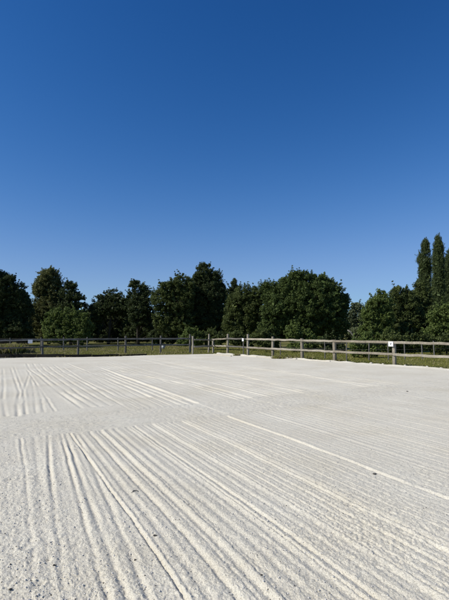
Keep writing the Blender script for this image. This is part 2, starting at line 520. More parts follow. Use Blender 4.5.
    lip = np.exp(-((dr - 0.16 + 0.1 * noise(x * 1.7, y * 1.7, 22)) / 0.16) ** 2)
    h += 0.065 * lip * (0.7 + 0.5 * noise(x * 2.3, y * 2.3, 24)) * sstep(-1, 0, dd)
    h -= 0.35 * sstep(0.02, -0.5, dd)
    return h

def build_sand():
    half = R(36)
    fine = np.arange(-half, half, 1 / 560.)
    coarse_r = np.linspace(half, R(100), 150)[0:]
    ang = np.concatenate([-coarse_r[::-1], fine, coarse_r, np.linspace(R(100), R(260), 40)[1:-1]])
    rad = [0.25]
    while rad[-1] < 2.2: rad.append(rad[-1] * 1.03)
    while rad[-1] < 44: rad.append(rad[-1] * (1.0026 if rad[-1] < 12 else 1.0032))
    rad = np.array(rad)
    A, Rr = np.meshgrid(ang, rad)
    x, y = (Rr * np.sin(A)).ravel(), (Rr * np.cos(A)).ravel()
    z = np.empty_like(x)
    n = len(x)
    for i in range(0, n, 400000):
        z[i:i + 400000] = sand_height(x[i:i + 400000], y[i:i + 400000])
    na, nr = len(ang), len(rad)
    i, j = np.meshgrid(np.arange(nr - 1), np.arange(na - 1), indexing='ij')
    a = i * na + j
    f = np.stack([a.ravel(), (a + na).ravel(), (a + na + 1).ravel(), (a + 1).ravel()], 1)
    f = f[:, ::-1]
    keep = (z[f].max(1) > -0.2)
    f = f[keep]
    used = np.zeros(n, bool); used[f.ravel()] = True
    idx = np.cumsum(used) - 1
    v = np.stack([x, y, z], 1)[used]
    # the face winding must point up
    f = idx[f]
    p = v[f[:1]]
    nz = np.cross(p[0, 1] - p[0, 0], p[0, 2] - p[0, 0])[2]
    if nz < 0: f = f[:, ::-1]
    o = mesh_np('sand', v, f, M['sand'], smooth=True)
    tag(o, kind='structure')
build_sand()

def build_ground():
    # one sheet to the horizon, slightly rolling near by
    rad = np.concatenate([np.linspace(0.5, 80, 150), np.geomspace(84, 1500, 30)])
    ang = np.linspace(-math.pi, math.pi, 241)
    A, Rr = np.meshgrid(ang, rad)
    x, y = (Rr * np.sin(A)).ravel(), (Rr * np.cos(A)).ravel()
    dd, dr = sand_depth(x, y)
    z = -0.05 + 0.03 * noise(x * 0.4, y * 0.4, 30) * sstep(0, -2, dd) - 0.10 * sstep(0.2, 1.5, dd)
    na, nr = len(ang), len(rad)
    i, j = np.meshgrid(np.arange(nr - 1), np.arange(na - 1), indexing='ij')
    a = i * na + j
    f = np.stack([a.ravel(), (a + 1).ravel(), (a + na + 1).ravel(), (a + na).ravel()], 1)
    v = np.stack([x, y, z], 1)
    p = v[f[:1]][0]
    if np.cross(p[1] - p[0], p[2] - p[0])[2] < 0: f = f[:, ::-1]
    o = mesh_np('meadow', v, f, M['ground'], smooth=True)
    tag(o, kind='structure')
build_ground()

# ------------------------------------------------------------------ fences
def fence_rail(parent, a, b, z0, z1, w, h, mat, off=0.0):
    a, b = np.array(a[:2]), np.array(b[:2])
    d = (b - a) / np.linalg.norm(b - a)
    n = np.array([d[1], -d[0]])
    if np.dot(n, -a) < 0: n = -n
    p, q = a + n * off, b + n * off
    mb = MB()
    mb.beam((p[0], p[1], z0), (q[0], q[1], z1), w, h, segs=8, wob=0.014)
    return mb.build('rail', mat, parent)

def fence_post(parent, p, h, w, mat, lean=0.035, z=-0.25):
    mb = MB()
    mb.beam((p[0], p[1], z), (p[0] + random.uniform(-lean, lean), p[1] + random.uniform(-lean, lean), h), w, w, segs=5, wob=0.004, rnd=0.35, taper=0.95)
    return mb.build('post', mat, parent)

def right_fence():
    px = [213.2, 227.5, 248, 272.6, 302.3, 334.9, 394.6, 473]
    hp = [1.03, 1.39, 1.39, 1.25, 1.17, 1.13, 1.04, 1.08]
    wp = [0.13, 0.14, 0.14, 0.15, 0.17, 0.17, 0.16, 0.15]
    zt = [0.96, 1.06, 1.06, 1.07, 1.06, 1.06, 1.06, 1.07]
    zl = [0.50, 0.53, 0.50, 0.49, 0.50, 0.50, 0.50, 0.50]
    P = [fence_base(p) for p in px]
    t = thing('fence', 'sunlit weathered two rail timber fence along the right side of the sand', 'fence', P[3])
    for p, h, w in zip(P, hp, wp):
        fence_post(t, p, h, w, M['wood'])
    for i in range(len(P) - 1):
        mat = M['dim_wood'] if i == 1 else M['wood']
        th = 0.10 if i < 2 else 0.115
        off = 0.11
        e = 0.004 * (i % 2)
        for z0, z1 in ((zt[i], zt[i + 1]), (zl[i], zl[i + 1])):
            o = fence_rail(t, P[i], P[i + 1], z0, z1 + e, 0.07, th, mat, off)
            if i == 1: o['label'] = 'duller grey rail'
    return P
RP = right_fence()

def corner_fence():
    a, b = gp(192.7, 354.0), RP[0]
    t = thing('fence', 'short grey two rail fence section closing the far corner of the sand', 'fence', a)
    fence_post(t, a, 1.25, 0.11, M['wood'])
    b2 = b + np.array([-0.12, -0.02, 0])
    m = gp(208.6, 352.4)
    fence_post(t, m, 1.38, 0.11, M['wood'])
    fence_rail(t, a, b2, 1.0, 0.93, 0.06, 0.10, M['wood'], 0.10)
    fence_rail(t, a, b2, 0.51, 0.50, 0.06, 0.12, M['wood'], 0.10)
corner_fence()

def left_fence():
    px = [-60, -20, 43.4, 78.5, 126, 160.7, 190.2]
    dp = [23.2, 25.2, 28.0, 29.4, 31.2, 32.0, 32.6]
    hp = [1.2, 1.2, 1.10, 1.08, 1.26, 1.26, 1.36]
    P = []
    for p, d in zip(px, dp):
        q = at(p, 331, d); P.append(np.array([q[0], q[1], 0]))
    t = thing('fence', 'shaded grey two rail timber fence along the far left side of the sand', 'fence', P[3])
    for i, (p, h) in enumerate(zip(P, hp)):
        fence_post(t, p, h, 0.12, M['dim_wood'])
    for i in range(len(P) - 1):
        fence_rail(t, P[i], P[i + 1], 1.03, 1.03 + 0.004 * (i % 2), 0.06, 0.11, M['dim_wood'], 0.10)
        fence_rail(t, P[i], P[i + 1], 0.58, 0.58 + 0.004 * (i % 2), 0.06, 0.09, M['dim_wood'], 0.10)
    return P
LP_ = left_fence()

def thin_fence(label, pts, h, wires, mat, w=0.06):
    t = thing('fence', label, 'fence', pts[len(pts) // 2])
    for p in pts:
        fence_post(t, p, h * random.uniform(0.93, 1.07), w, mat, 0.04)
    for z in wires:
        mb = MB()
        mb.tube([(p[0], p[1] + w * 0.5 + 0.01, z + random.uniform(-0.01, 0.01)) for p in pts], [0.006] * len(pts), 5)
        mb.build('wire', mat, t)
    return t
thin_fence('wire fence on thin grey posts under the bushes behind the right fence',
           [gp(*p) for p in [(280.4, 355.6), (325, 358.2), (346.5, 359.6), (368.8, 359.6), (388.6, 359.4), (405, 359.3), (422.5, 358.4), (434.5, 358.1), (452, 358.3)]],
           0.95, (0.55, 0.88), M['dim_wood'])
thin_fence('thin post paddock fence standing in the meadow behind the left fence',
           [at(p, 331, d) * np.array([1, 1, 0]) for p, d in [(-30, 35), (11, 35), (41, 35), (64, 35.4), (87.5, 35.6), (118.5, 36), (152.6, 37)]],
           1.08, (0.65, 1.0), M['dim_wood'], 0.08)

def shade_strips():  # added dark strips that stand in for the shaded bank at the fence foot
    t = thing('shade_strip', 'dark low strips painted as shade along the foot of the far left fence', 'shade_strip', LPTS[2].tolist() + [0])
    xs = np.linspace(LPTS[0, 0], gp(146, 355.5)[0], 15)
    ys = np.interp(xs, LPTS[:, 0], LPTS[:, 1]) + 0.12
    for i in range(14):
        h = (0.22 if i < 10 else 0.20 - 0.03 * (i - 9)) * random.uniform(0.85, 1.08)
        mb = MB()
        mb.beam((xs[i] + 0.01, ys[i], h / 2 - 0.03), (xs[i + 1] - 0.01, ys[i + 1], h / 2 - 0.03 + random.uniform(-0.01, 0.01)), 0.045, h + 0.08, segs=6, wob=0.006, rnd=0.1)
        mb.build('board', M['shade_dark'], t)
shade_strips()

def edging():
    specs = [((214, 354.6), (231, 356.6)), ((241, 355.9), (257, 357.2)), ((257.3, 357.2), (273, 358.4)), ((306, 360.2), (330, 361.8))]
    labels = ['pale edging board at the foot of the fence just right of the far corner', 'pale edging board between the gap and the next board, under the small white sign',
              'pale edging board ending beside the weeds and loose stones', 'short pale edging board lying between two thick fence posts']
    for (a, b), lab in zip(specs, labels):
        p, q = gp(*a), gp(*b)
        mb = MB()
        mb.beam((p[0], p[1], 0.025), (q[0], q[1], 0.025), 0.05, 0.08, segs=6, wob=0.008, rnd=0.2)
        o = mb.build('edging_board', M['edging'])
        tag(o, lab, 'edging board', 'pale edging boards along the right fence')
edging()

# ------------------------------------------------------------------ letter signs
def sign(centre, w, h, normal, label, letter=None, post=False, bracket=True):
    n = Vector((normal[0], normal[1], 0)).normalized()
    c = Vector(centre)
    t = thing('letter_sign', label, 'sign', (c.x, c.y, 0 if post else c.z), 'white letter signs around the arena')
    s = Vector((0, 0, 1)).cross(n)
    mb = MB()
    mb.beam(c - s * w / 2, c + s * w / 2, 0.018, h, segs=1, wob=0, rnd=0.08)
    mb.build('board', M['white'], t)
    if letter:
        cu = bpy.data.curves.new('letter', 'FONT')
        cu.body = letter; cu.size = h * 0.55; cu.extrude = 0.002; cu.align_x = 'CENTER'; cu.align_y = 'CENTER'; cu.offset = 0.004
        tmp = bpy.data.objects.new('tmp', cu); COL.objects.link(tmp)
        dg = bpy.context.evaluated_depsgraph_get()
        me = bpy.data.meshes.new_from_object(tmp.evaluated_get(dg))
        bpy.data.objects.remove(tmp)
        me.materials.clear(); me.materials.append(M['black'])
        o = bpy.data.objects.new('letter', me); COL.objects.link(o)
        o.parent = t
        rot = Matrix((s, Vector((0, 0, 1)), n)).transposed().to_4x4()
        o.matrix_local = Matrix.Translation(c + n * 0.0125 - t.location) @ rot
    if post:
        mb = MB()
        q = c - n * 0.04
        mb.beam((q.x, q.y, -0.2), (q.x, q.y, c.z + h * 0.3), 0.05, 0.05, segs=3, wob=0.003)
        mb.build('post', M['dim_wood'], t)
    return t
RNV = Vector((RN[0], RN[1], 0))
q = fence_base(393.3) + np.array([RN[0], RN[1], 0]) * 0.165
sg = at(390.4, 344.0, q[1])
sign((q[0], q[1], sg[2]), 0.25, 0.235, RN, 'white square sign with a letter V on the fence beside a thick post', 'V')
q = fence_base(245.2) + np.array([RN[0], RN[1], 0]) * 0.2
sign((q[0], q[1], at(243.2, 339.7, q[1])[2]), 0.17, 0.20, RN, 'small blank white sign on its own thin post in the far right fence', None, True)
i0 = at(31.2, 341.2, 27.25)
sign((i0[0], i0[1] - 0.12, i0[2] - 0.02), 0.26, 0.23, (0.5, -0.86), 'shaded greyish white sign on the top rail of the left fence')

# ------------------------------------------------------------------ trees
def leaf_cloud(centres, radii, counts, size, flat=0.8, elong=1.5):
    """rhombic leaves spread through balls"""
    tot = int(np.sum(counts))
    idx = np.repeat(np.arange(len(centres)), counts)
    d = rng.normal(size=(tot, 3)); d /= np.linalg.norm(d, axis=1)[:, None]
    rr = rng.random(tot) ** 0.45
    rad = radii[idx]
    if rad.ndim == 1: rad = rad[:, None] * np.array([1, 1, flat])
    p = centres[idx] + d * rr[:, None] * rad
    nrm = d * 0.6 + rng.normal(size=(tot, 3)) * 0.55 + np.array([0, 0, 0.45])
    nrm /= np.linalg.norm(nrm, axis=1)[:, None]
    a = rng.normal(size=(tot, 3)); a -= nrm * np.sum(a * nrm, 1)[:, None]; a /= np.linalg.norm(a, axis=1)[:, None]
    b = np.cross(nrm, a)
    sz = (size * rng.uniform(0.6, 1.35, tot))[:, None]
    a, b = a * sz * 0.5 * elong, b * sz * 0.5
    bend = nrm * sz * 0.12
    v = np.stack([p - a, p - b + bend, p + a, p + b + bend], 1).reshape(-1, 3)
    f = np.arange(tot * 4).reshape(-1, 4)
    return v, f

def tree(name, label, cat, base_px, depth, lobes, mat, leaf=0.072, dens=1.0, cluster=0.34, trunk_r=0.16, group=None, trunk_mat='bark',
         thick=0.8, inner=True, base_z=-0.05, elong=1.5, sprays=1.0, upright=0.75):
    """lobes: (centre x, centre y, half width, half height) of the crown's masses as seen at that depth"""
    base = at(base_px, 331, depth); base[2] = base_z
    t = thing(name, label, cat, base, group)
    k = depth / F_PX
    cs, rs, ns = [], [], []
    ics, irs, ins = [], [], []
    tr = MB()
    L = []
    for lb in lobes:
        cx, cy, hx, hy = lb[:4]
        dz = lb[4] if len(lb) > 4 else random.uniform(-0.25, 0.25) * hx * k
        c = at(cx, cy, depth); c[1] += dz
        r3 = np.array([hx * k, max(hx, hy * 0.5) * k * thick, hy * k])
        L.append((c, r3))
        area = 4 * math.pi * ((r3[0] * r3[2]) ** 1.6 / 3 + (r3[0] * r3[1]) ** 1.6 / 3 + (r3[1] * r3[2]) ** 1.6 / 3) ** (1 / 1.6)
        n = max(6, int(area / (cluster ** 2) * 0.9 * dens))
        d = rng.normal(size=(n, 3)); d /= np.linalg.norm(d, axis=1)[:, None]
        rr = rng.uniform(0.55, 1.0, n) ** 0.7
        rad = cluster * rng.uniform(0.45, 1.25, n)
        rr *= 1 + 0.10 * noise(d[:, 0] * 2.3 + cx, d[:, 2] * 2.3 + cy, 55)
        rr *= 1 + 0.16 * noise(d[:, 0] * 4.1 + cy, d[:, 2] * 4.1 + cx, 56)
        stray = rng.random(n) < 0.22
        rr[stray] *= rng.uniform(1.0, 1.16, stray.sum())
        rad[stray] *= 0.6
        p = c + d * (r3 - 0.3 * cluster) * rr[:, None]
        keep = p[:, 2] > 0.15
        hole = noise(p[:, 0] * 0.95 + p[:, 1] * 0.6, p[:, 2] * 0.95 + 7, 58)
        keep &= (hole > -0.42) | (rng.random(n) < 0.3)
        p, rad = p[keep], rad[keep]
        # sprays: short leafy twigs that reach out past the mass
        ms = max(3, int(n * 0.22 * sprays))
        d = rng.normal(size=(ms, 3)); d /= np.linalg.norm(d, axis=1)[:, None]
        p0 = c + d * r3 * 0.92
        go = d * 0.6 + rng.normal(size=(ms, 3)) * 0.35 + np.array([0, 0, 0.55])
        ln_ = cluster * rng.uniform(0.5, 1.6, ms)[:, None]
        for q_, sc in ((0.25, 0.46), (0.6, 0.38), (0.95, 0.28)):
            pp = p0 + go * ln_ * q_
            p = np.concatenate([p, pp]); rad = np.concatenate([rad, np.full(ms, cluster * sc)])
        up = p[:, 2] > 0.15
        p, rad = p[up], rad[up]
        cs.append(p); rs.append(rad)
        ns.append(np.maximum(14, (rad ** 2 / leaf ** 2 * 10 * 0.8)).astype(int))
        if inner and min(r3) > 0.75:
            m = max(3, int(r3[0] * r3[1] * r3[2] * 4.2 / 0.5 * 0.9))
            m = min(m, 260)
            d = rng.normal(size=(m, 3)); d /= np.linalg.norm(d, axis=1)[:, None]
            q_ = c + d * r3 * 0.6 * (rng.random(m) ** 0.4)[:, None]
            q_ = q_[q_[:, 2] > 0.2]
            ics.append(q_); irs.append(np.full(len(q_), 0.55)); ins.append(np.full(len(q_), 16))
    v, f = leaf_cloud(np.concatenate(cs), np.concatenate(rs), np.concatenate(ns), leaf, upright, elong)
    if ics:
        v2, f2 = leaf_cloud(np.concatenate(ics), np.concatenate(irs), np.concatenate(ins), 0.30)
        f = np.concatenate([f, f2 + len(v)]); v = np.concatenate([v, v2])
    v = v[:, :] - base
    below = v[:, 2] < 0.02
    v[below, 2] = 0.02 + rng.random(below.sum()) * 0.1
    crown = mesh_np('crown', v, f, M[mat], t)
    # trunk with limbs into the masses
    top = max(L, key=lambda q_: q_[0][2])
    ht = top[0][2] + top[1][2] * 0.5
    pts, rad = [], []
    for i in range(7):
        a = i / 6
        pts.append((base[0] * (1 - a) + top[0][0] * a + random.uniform(-.08, .08), base[1] * (1 - a) + top[0][1] * a, base[2] - 0.15 + (ht - base[2]) * a))
        rad.append(trunk_r * (1.35 if i == 0 else 1.0) * (1 - 0.85 * a))
    tr.tube(pts, rad, 8)
    for c, r3 in L:
        zb = min(max(0.35 * c[2], 0.4), c[2] * 0.8)
        a = min(0.9, zb / max(ht, 0.1))
        s_ = np.array([base[0] * (1 - a) + top[0][0] * a, base[1] * (1 - a) + top[0][1] * a, zb])
        mid = s_ * 0.5 + c * 0.5 + np.array([0, 0, -0.1 * r3[2]])
        tr.tube([s_, mid, c], [trunk_r * 0.5, trunk_r * 0.3, trunk_r * 0.15], 6)
        for _ in range(4):
            e = c + np.array([random.uniform(-.8, .8), random.uniform(-.8, .8), random.uniform(-.2, .85)]) * r3
            tr.tube([c * 0.6 + mid * 0.4, c * 0.4 + e * 0.6 + np.array([0, 0, .1]), e], [trunk_r * 0.2, trunk_r * 0.12, trunk_r * 0.04], 5)
    tr.build('trunk', M[trunk_mat], t)
    return t

G = 'trees beyond the fences'
tree('broadleaf_tree', 'unseen tall dark tree added for its shade just outside the left edge of the photo', 'tree', -52, 45,
     [(-52, 262, 22, 24), (-64, 285, 22, 24), (-42, 288, 18, 24), (-55, 312, 30, 22), (-48, 240, 14, 14)], 'leaf_dark', leaf=0.12, group=G)  # unseen tree, added to cast shade on the one at the left edge
tree('broadleaf_tree', 'big dark tree cut off by the left edge of the photo', 'tree', -6, 46,
     [(-8, 296, 26, 26), (6, 300, 20, 24), (16, 305, 14, 18), (-2, 284, 12, 14), (24, 312, 9, 14), (0, 325, 24, 16), (18, 328, 15, 13)], 'leaf_dark', leaf=0.068, group=G)
tree('broadleaf_tree', 'tall olive tree with a narrow domed top left of the layered conifer', 'tree', 49, 54,
     [(49, 278, 11, 11.5), (44, 288, 12, 12), (55, 290, 10, 13), (39, 290, 7, 9), (50, 304, 16, 14), (40, 315, 15, 16), (56, 318, 12, 16), (48, 330, 16, 12)], 'leaf_olive', leaf=0.068, group=G)
tree('conifer_tree', 'dark layered conifer with ragged boughs reaching right towards open sky', 'tree', 71, 52,
     [(70.5, 286, 6, 5, 0), (72, 296, 8, 6, 0), (79, 298, 7, 2.2, 0), (64, 293, 6, 4, 0), (80, 305, 7.5, 3.0, 0), (68, 308, 11, 7, 0), (78, 313, 8, 4, 0), (70, 322, 13, 9, 0)],
     'leaf_dark', leaf=0.09, cluster=0.32, group=G, thick=0.9)
tree('shrub', 'leafy light green bush in front of the olive tree and conifer', 'bush', 62, 42,
     [(46, 330, 4, 10), (50, 324, 4, 14), (54, 327, 5, 14), (59, 322, 4, 14), (63, 326, 5, 13), (67, 321, 4, 13), (71, 326, 5, 13), (76, 322, 4, 13), (80, 327, 5, 12), (85, 325, 4, 12), (89, 331, 4, 9), (60, 336, 14, 7), (80, 337, 11, 7), (56, 314, 2, 4), (69, 311, 1.8, 4)],
     'leaf_light', leaf=0.072, cluster=0.30, trunk_r=0.06, group='bushes beyond the fences', dens=1.1, sprays=2.0)
tree('broadleaf_tree', 'low dark tree seen through the gap right of the conifer', 'tree', 88, 60,
     [(86, 317, 8, 8), (93, 318, 8, 9), (90, 326, 12, 10)], 'leaf_mid', leaf=0.068, group=G)
tree('broadleaf_tree', 'dark rounded tree left of the drooping thin tree', 'tree', 108, 53,
     [(104, 302, 9, 10), (113, 300, 10, 10), (99, 310, 9, 11), (122, 303, 9, 9), (110, 309, 14, 7), (124, 309, 10, 7), (98, 316, 8, 8), (108, 320, 14, 11, 3.0), (122, 321, 12, 11, 3.0), (108, 333, 18, 9, 3.0)], 'leaf_dark', leaf=0.068, group=G)
tree('broadleaf_tree', 'thin open drooping tree with sky showing through its arched top', 'tree', 139, 50,
     [(133, 287, 5, 5), (140, 290, 8, 7), (147, 296, 6, 8), (134, 300, 9, 9), (146, 306, 9, 10), (138, 309, 13, 8), (129, 295, 3, 6), (149, 314, 8, 9), (134, 282.5, 5, 2.5), (152, 322, 6, 10), (139, 302, 9, 7), (139, 318, 9, 9, -0.6), (138, 320, 14, 11, 3.0), (128, 323, 12, 10, 3.5), (134, 333, 20, 9, 3.0), (150, 332, 9, 9, 1.5)], 'leaf_dark', leaf=0.09, cluster=0.32, dens=0.75, inner=False, group=G)
tree('broadleaf_tree', 'dense dark tree with a stepped top left of the tallest centre tree', 'tree', 178, 47,
     [(168, 290, 9, 12), (181, 285, 12, 12), (160, 300, 8, 12), (174, 303, 15, 16), (188, 297, 8, 16), (163, 318, 11, 16), (180, 322, 15, 15), (155, 297, 3, 5)], 'leaf_mid', leaf=0.068, group=G)
tree('broadleaf_tree', 'tallest dark tree in the middle with a pointed dome', 'tree', 206, 49,
     [(204, 276, 10, 12), (213, 282, 10, 13), (197, 287, 9, 14), (206, 298, 18, 17), (219, 298, 9, 16), (200, 316, 18, 17), (217, 318, 13, 17)], 'leaf_dark', leaf=0.068, group=G)
tree('conifer_tree', 'small dark spire rising between the tallest tree and the walnut', 'tree', 234, 54,
     [(234, 282, 2.6, 4.5, 0), (233, 288, 5, 5, 0), (232, 297, 9, 9, 0), (234, 310, 11, 12, 0)], 'leaf_dark', leaf=0.072, cluster=0.3, group=G)
tree('broadleaf_tree', 'dark mid-height tree left of the big round walnut', 'tree', 246, 43,
     [(244, 297, 12, 11), (256, 296, 10, 10), (236, 306, 11, 12), (252, 312, 17, 16), (234, 322, 12, 14), (250, 328, 16, 14)], 'leaf_mid', leaf=0.068, group=G)
tree('broadleaf_tree', 'huge round bushy walnut tree right of the centre', 'tree', 303, 40,
     [(303, 284, 15, 12), (286, 289, 13, 11), (320, 288, 13, 11), (272, 294, 10, 11), (333, 296, 11, 14), (340, 308, 9.5, 15), (305, 303, 24, 20), (278, 308, 17, 18), (326, 312, 17, 19), (300, 325, 26, 18), (272, 328, 14, 14),
      (336, 327, 12, 16), (322, 279, 7, 4), (296, 275, 7, 4), (266, 286, 6, 5), (311, 276, 5, 3), (329, 285, 6, 5), (343, 301, 6, 8), (284, 281, 5, 4)], 'leaf_walnut', leaf=0.072, trunk_r=0.28, group=G, cluster=0.33, sprays=1.5)
tree('broadleaf_tree', 'thin silvery tree in the gap right of the round walnut', 'tree', 358, 46,
     [(356, 309, 5, 8), (361, 313, 5, 9), (355, 322, 5, 8), (362, 325, 6, 9), (351, 317, 4, 9), (357, 333, 8, 8)], 'leaf_silver', leaf=0.09, cluster=0.3, dens=1.0, inner=False, group=G, trunk_mat='birch', trunk_r=0.08)
tree('broadleaf_tree', 'green tree with two bare upright shoots sticking out of its top', 'tree', 380, 33,
     [(376, 304, 9, 9), (384, 302, 6, 9), (371, 316, 10, 12), (383, 318, 12, 15), (372, 333, 12, 14), (386, 338, 10, 14), (379, 293, 1.8, 6, 0), (383.5, 293, 1.6, 5, 0)], 'leaf_light', leaf=0.075, cluster=0.26, trunk_r=0.09, group=G)
tree('broadleaf_tree', 'rounded green tree between the shoots and the poplars', 'tree', 400, 35,
     [(398, 296, 8, 8.5), (407, 296, 7, 8), (395, 310, 11, 12), (409, 309, 9, 13), (402, 326, 14, 15), (418, 318, 8, 12)], 'leaf_mid', leaf=0.068, cluster=0.3, trunk_r=0.1, group=G)
tree('broadleaf_tree', 'green tree in front of the foot of the left poplar', 'tree', 420, 36,
     [(420, 290, 7, 8), (426, 297, 8, 9), (417, 303, 9, 11), (427, 312, 11, 13), (420, 328, 13, 14)], 'leaf_mid', leaf=0.068, cluster=0.3, trunk_r=0.1, group=G)
tree('shrub', 'pale green arching bush at the right edge below the poplars', 'bush', 446, 31,
     [(446, 313, 11, 10), (437, 319, 9, 10), (455, 318, 10, 12), (444, 331, 14, 13), (432, 335, 9, 10)], 'leaf_light', leaf=0.075, cluster=0.27, trunk_r=0.06, group='bushes beyond the fences')
def poplar(px, top, half, depth, label, low=318):
    lobes = []
    y = top + 6
    n = 0
    while y < low:
        f = (y - top) / (low - top)
        w = half * min(0.95, 0.22 + 3.6 * f) * random.uniform(0.92, 1.06)
        lobes.append((px + random.uniform(-.9, .9), y, w, 7.5, random.uniform(-.2, .2)))
        y += 6; n += 1
    tree('poplar_tree', label, 'poplar', px, depth, lobes, 'leaf_poplar', leaf=0.06, cluster=0.22, sprays=1.3, upright=1.9, trunk_r=0.2, group='columnar poplars', thick=1.0, elong=1.3)
poplar(424.8, 240, 6.4, 60, 'shorter left poplar of the tall columnar poplars')
poplar(438.6, 235.5, 6.4, 58, 'tallest columnar poplar in the middle of the three')
poplar(449.5, 250, 6.0, 66, 'poplar cut off by the right edge of the photo')
# bushes under the trees
B = 'bushes beyond the fences'
for args in [
    ('small bush in front of the tallest centre tree, nearest the fence corner', 193, 38, [(190, 336, 7, 9), (197, 339, 7, 7), (184, 341, 6, 6)], 'leaf_light'),
    ('low bush right of the fence corner under the tallest tree', 213, 38, [(210, 338, 8, 8), (219, 340, 8, 7)], 'leaf_mid'),
    ('low bush behind the small white sign on its own post', 240, 37, [(236, 338, 9, 8), (247, 341, 9, 7)], 'leaf_mid'),
    ('low bush at the left foot of the round walnut', 267, 34, [(262, 338, 8, 9), (271, 342, 8, 9)], 'leaf_mid'),
    ('olive green bush below the middle of the round walnut', 300, 34, [(294, 333, 8, 10), (304, 336, 9, 10), (313, 341, 8, 9), (300, 347, 12, 8)], 'leaf_light'),
    ('low dark bush at the right foot of the round walnut', 334, 32, [(328, 343, 9, 9), (339, 346, 8, 9)], 'leaf_dark'),
    ('round leafy bush by the wire fence left of the letter sign', 362, 26.8, [(357, 347, 7, 9), (366, 343, 8, 10), (372, 350, 8, 8), (360, 355, 8, 5)], 'leaf_light'),
    ('dark bush behind the letter sign', 392, 29, [(388, 343, 10, 10), (398, 345, 10, 9)], 'leaf_mid'),
    ('dark bush under the trees right of the letter sign', 417, 29, [(412, 344, 10, 9), (423, 342, 10, 10)], 'leaf_mid'),
    ('dark bush at the right edge behind the wire fence', 445, 29, [(438, 345, 10, 9), (450, 342, 10, 10)], 'leaf_mid'),
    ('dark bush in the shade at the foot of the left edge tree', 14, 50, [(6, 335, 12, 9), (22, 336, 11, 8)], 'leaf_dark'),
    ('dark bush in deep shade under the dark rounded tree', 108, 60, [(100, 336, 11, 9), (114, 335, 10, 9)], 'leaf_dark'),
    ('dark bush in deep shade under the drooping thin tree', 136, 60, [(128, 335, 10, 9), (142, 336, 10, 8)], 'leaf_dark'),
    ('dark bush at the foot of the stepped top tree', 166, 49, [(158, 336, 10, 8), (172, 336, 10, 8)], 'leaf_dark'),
]:
    tree('shrub', args[0], 'bush', args[1], args[2], args[3], args[4], leaf=0.075, cluster=0.26, trunk_r=0.03, group=B)

def bare_shoot():
    t = tree
    mb = MB()
    a, b = at(377, 299, 33), at(370, 291, 33)
    mb.tube([a, (a + b) / 2 + np.array([0, 0, .04]), b], [0.05, 0.04, 0.02], 6)
bare_shoot()

def woodland():
    cs, n = [], 2600
    x = rng.uniform(-60, 70, n)
    y = 66 + rng.uniform(0, 12, n) + 3 * noise(x * 0.1, x * 0.05, 70)
    top = 3.6 + 1.2 * noise(x * 0.18, x * 0 + 3, 71)
    z = rng.random(n) ** 0.8 * top
    v, f = leaf_cloud(np.stack([x, y, z], 1), np.full(n, 1.1), np.full(n, 26), 0.34)
    v[:, 2] = np.maximum(v[:, 2], -0.03)
    o = mesh_np('woodland', v, f, M['leaf_dark'])
    tag(o, 'dark far-off wood closing the gaps behind the nearer trees', 'wood', kind='stuff')
woodland()

# ------------------------------------------------------------------ grass, weeds, stones
def blades(name, x, y, z, h, mat, label, w=0.012, kind='stuff', lean=0.35, parent=None, cat='grass'):
    n = len(x)
    th = rng.uniform(0, 2 * math.pi, n)
    dx, dy = np.cos(th) * w, np.sin(th) * w
    lx, ly = rng.normal(0, lean, n) * h, rng.normal(0, lean, n) * h
    a = np.stack([x - dx, y - dy, z], 1); b = np.stack([x + dx, y + dy, z], 1)
    c = np.stack([x + lx * .4 + dx * .7, y + ly * .4 + dy * .7, z + h * 0.6], 1)
    d = np.stack([x + lx, y + ly, z + h], 1)
    v = np.stack([a, b, c, d], 1).reshape(-1, 3)
    o = mesh_np(name, v, np.arange(4 * n).reshape(-1, 4), M[mat], parent)
    if parent is None: tag(o, label, cat, kind=kind)
    return o

def grass_field():
    n = 420000
    x = rng.uniform(-32, 24, n); y = rng.uniform(15, 50, n)
    px_ = 224.5 + 433 * x / y
    dd, dr = sand_depth(x, y)
    edge = dd + 0.10 * noise(x * 1.7, y * 1.7, 22)
    m = (edge < np.where(x < -4, 0.05 + 0.12 * noise(x * 2.5, y * 0.2, 81), -0.08)) & (px_ > -60) & (px_ < 500) & ((y < 34) | (x < 4))
    x, y, dd = x[m], y[m], dd[m]
    rough = 0.5 + 0.5 * noise(x * 0.7, y * 0.7, 80)
    left = x < -1.5
    h = np.where(left, 0.05 + 0.09 * rough, 0.05 + 0.05 * rough) * rng.uniform(0.6, 1.3, len(x))
    z = np.full(len(x), -0.06)
    dry = rng.random(len(x)) < np.where(left, 0.45 * rough + 0.08, 0.12)
    blades('grass', x[~dry], y[~dry], z[~dry], h[~dry], 'grass', 'green grass growing in the meadow beyond the sand')
    blades('dry_grass', x[dry], y[dry], z[dry], h[dry] * 1.2, 'dry_grass', 'straw coloured dry stalks mixed into the meadow grass')
grass_field()

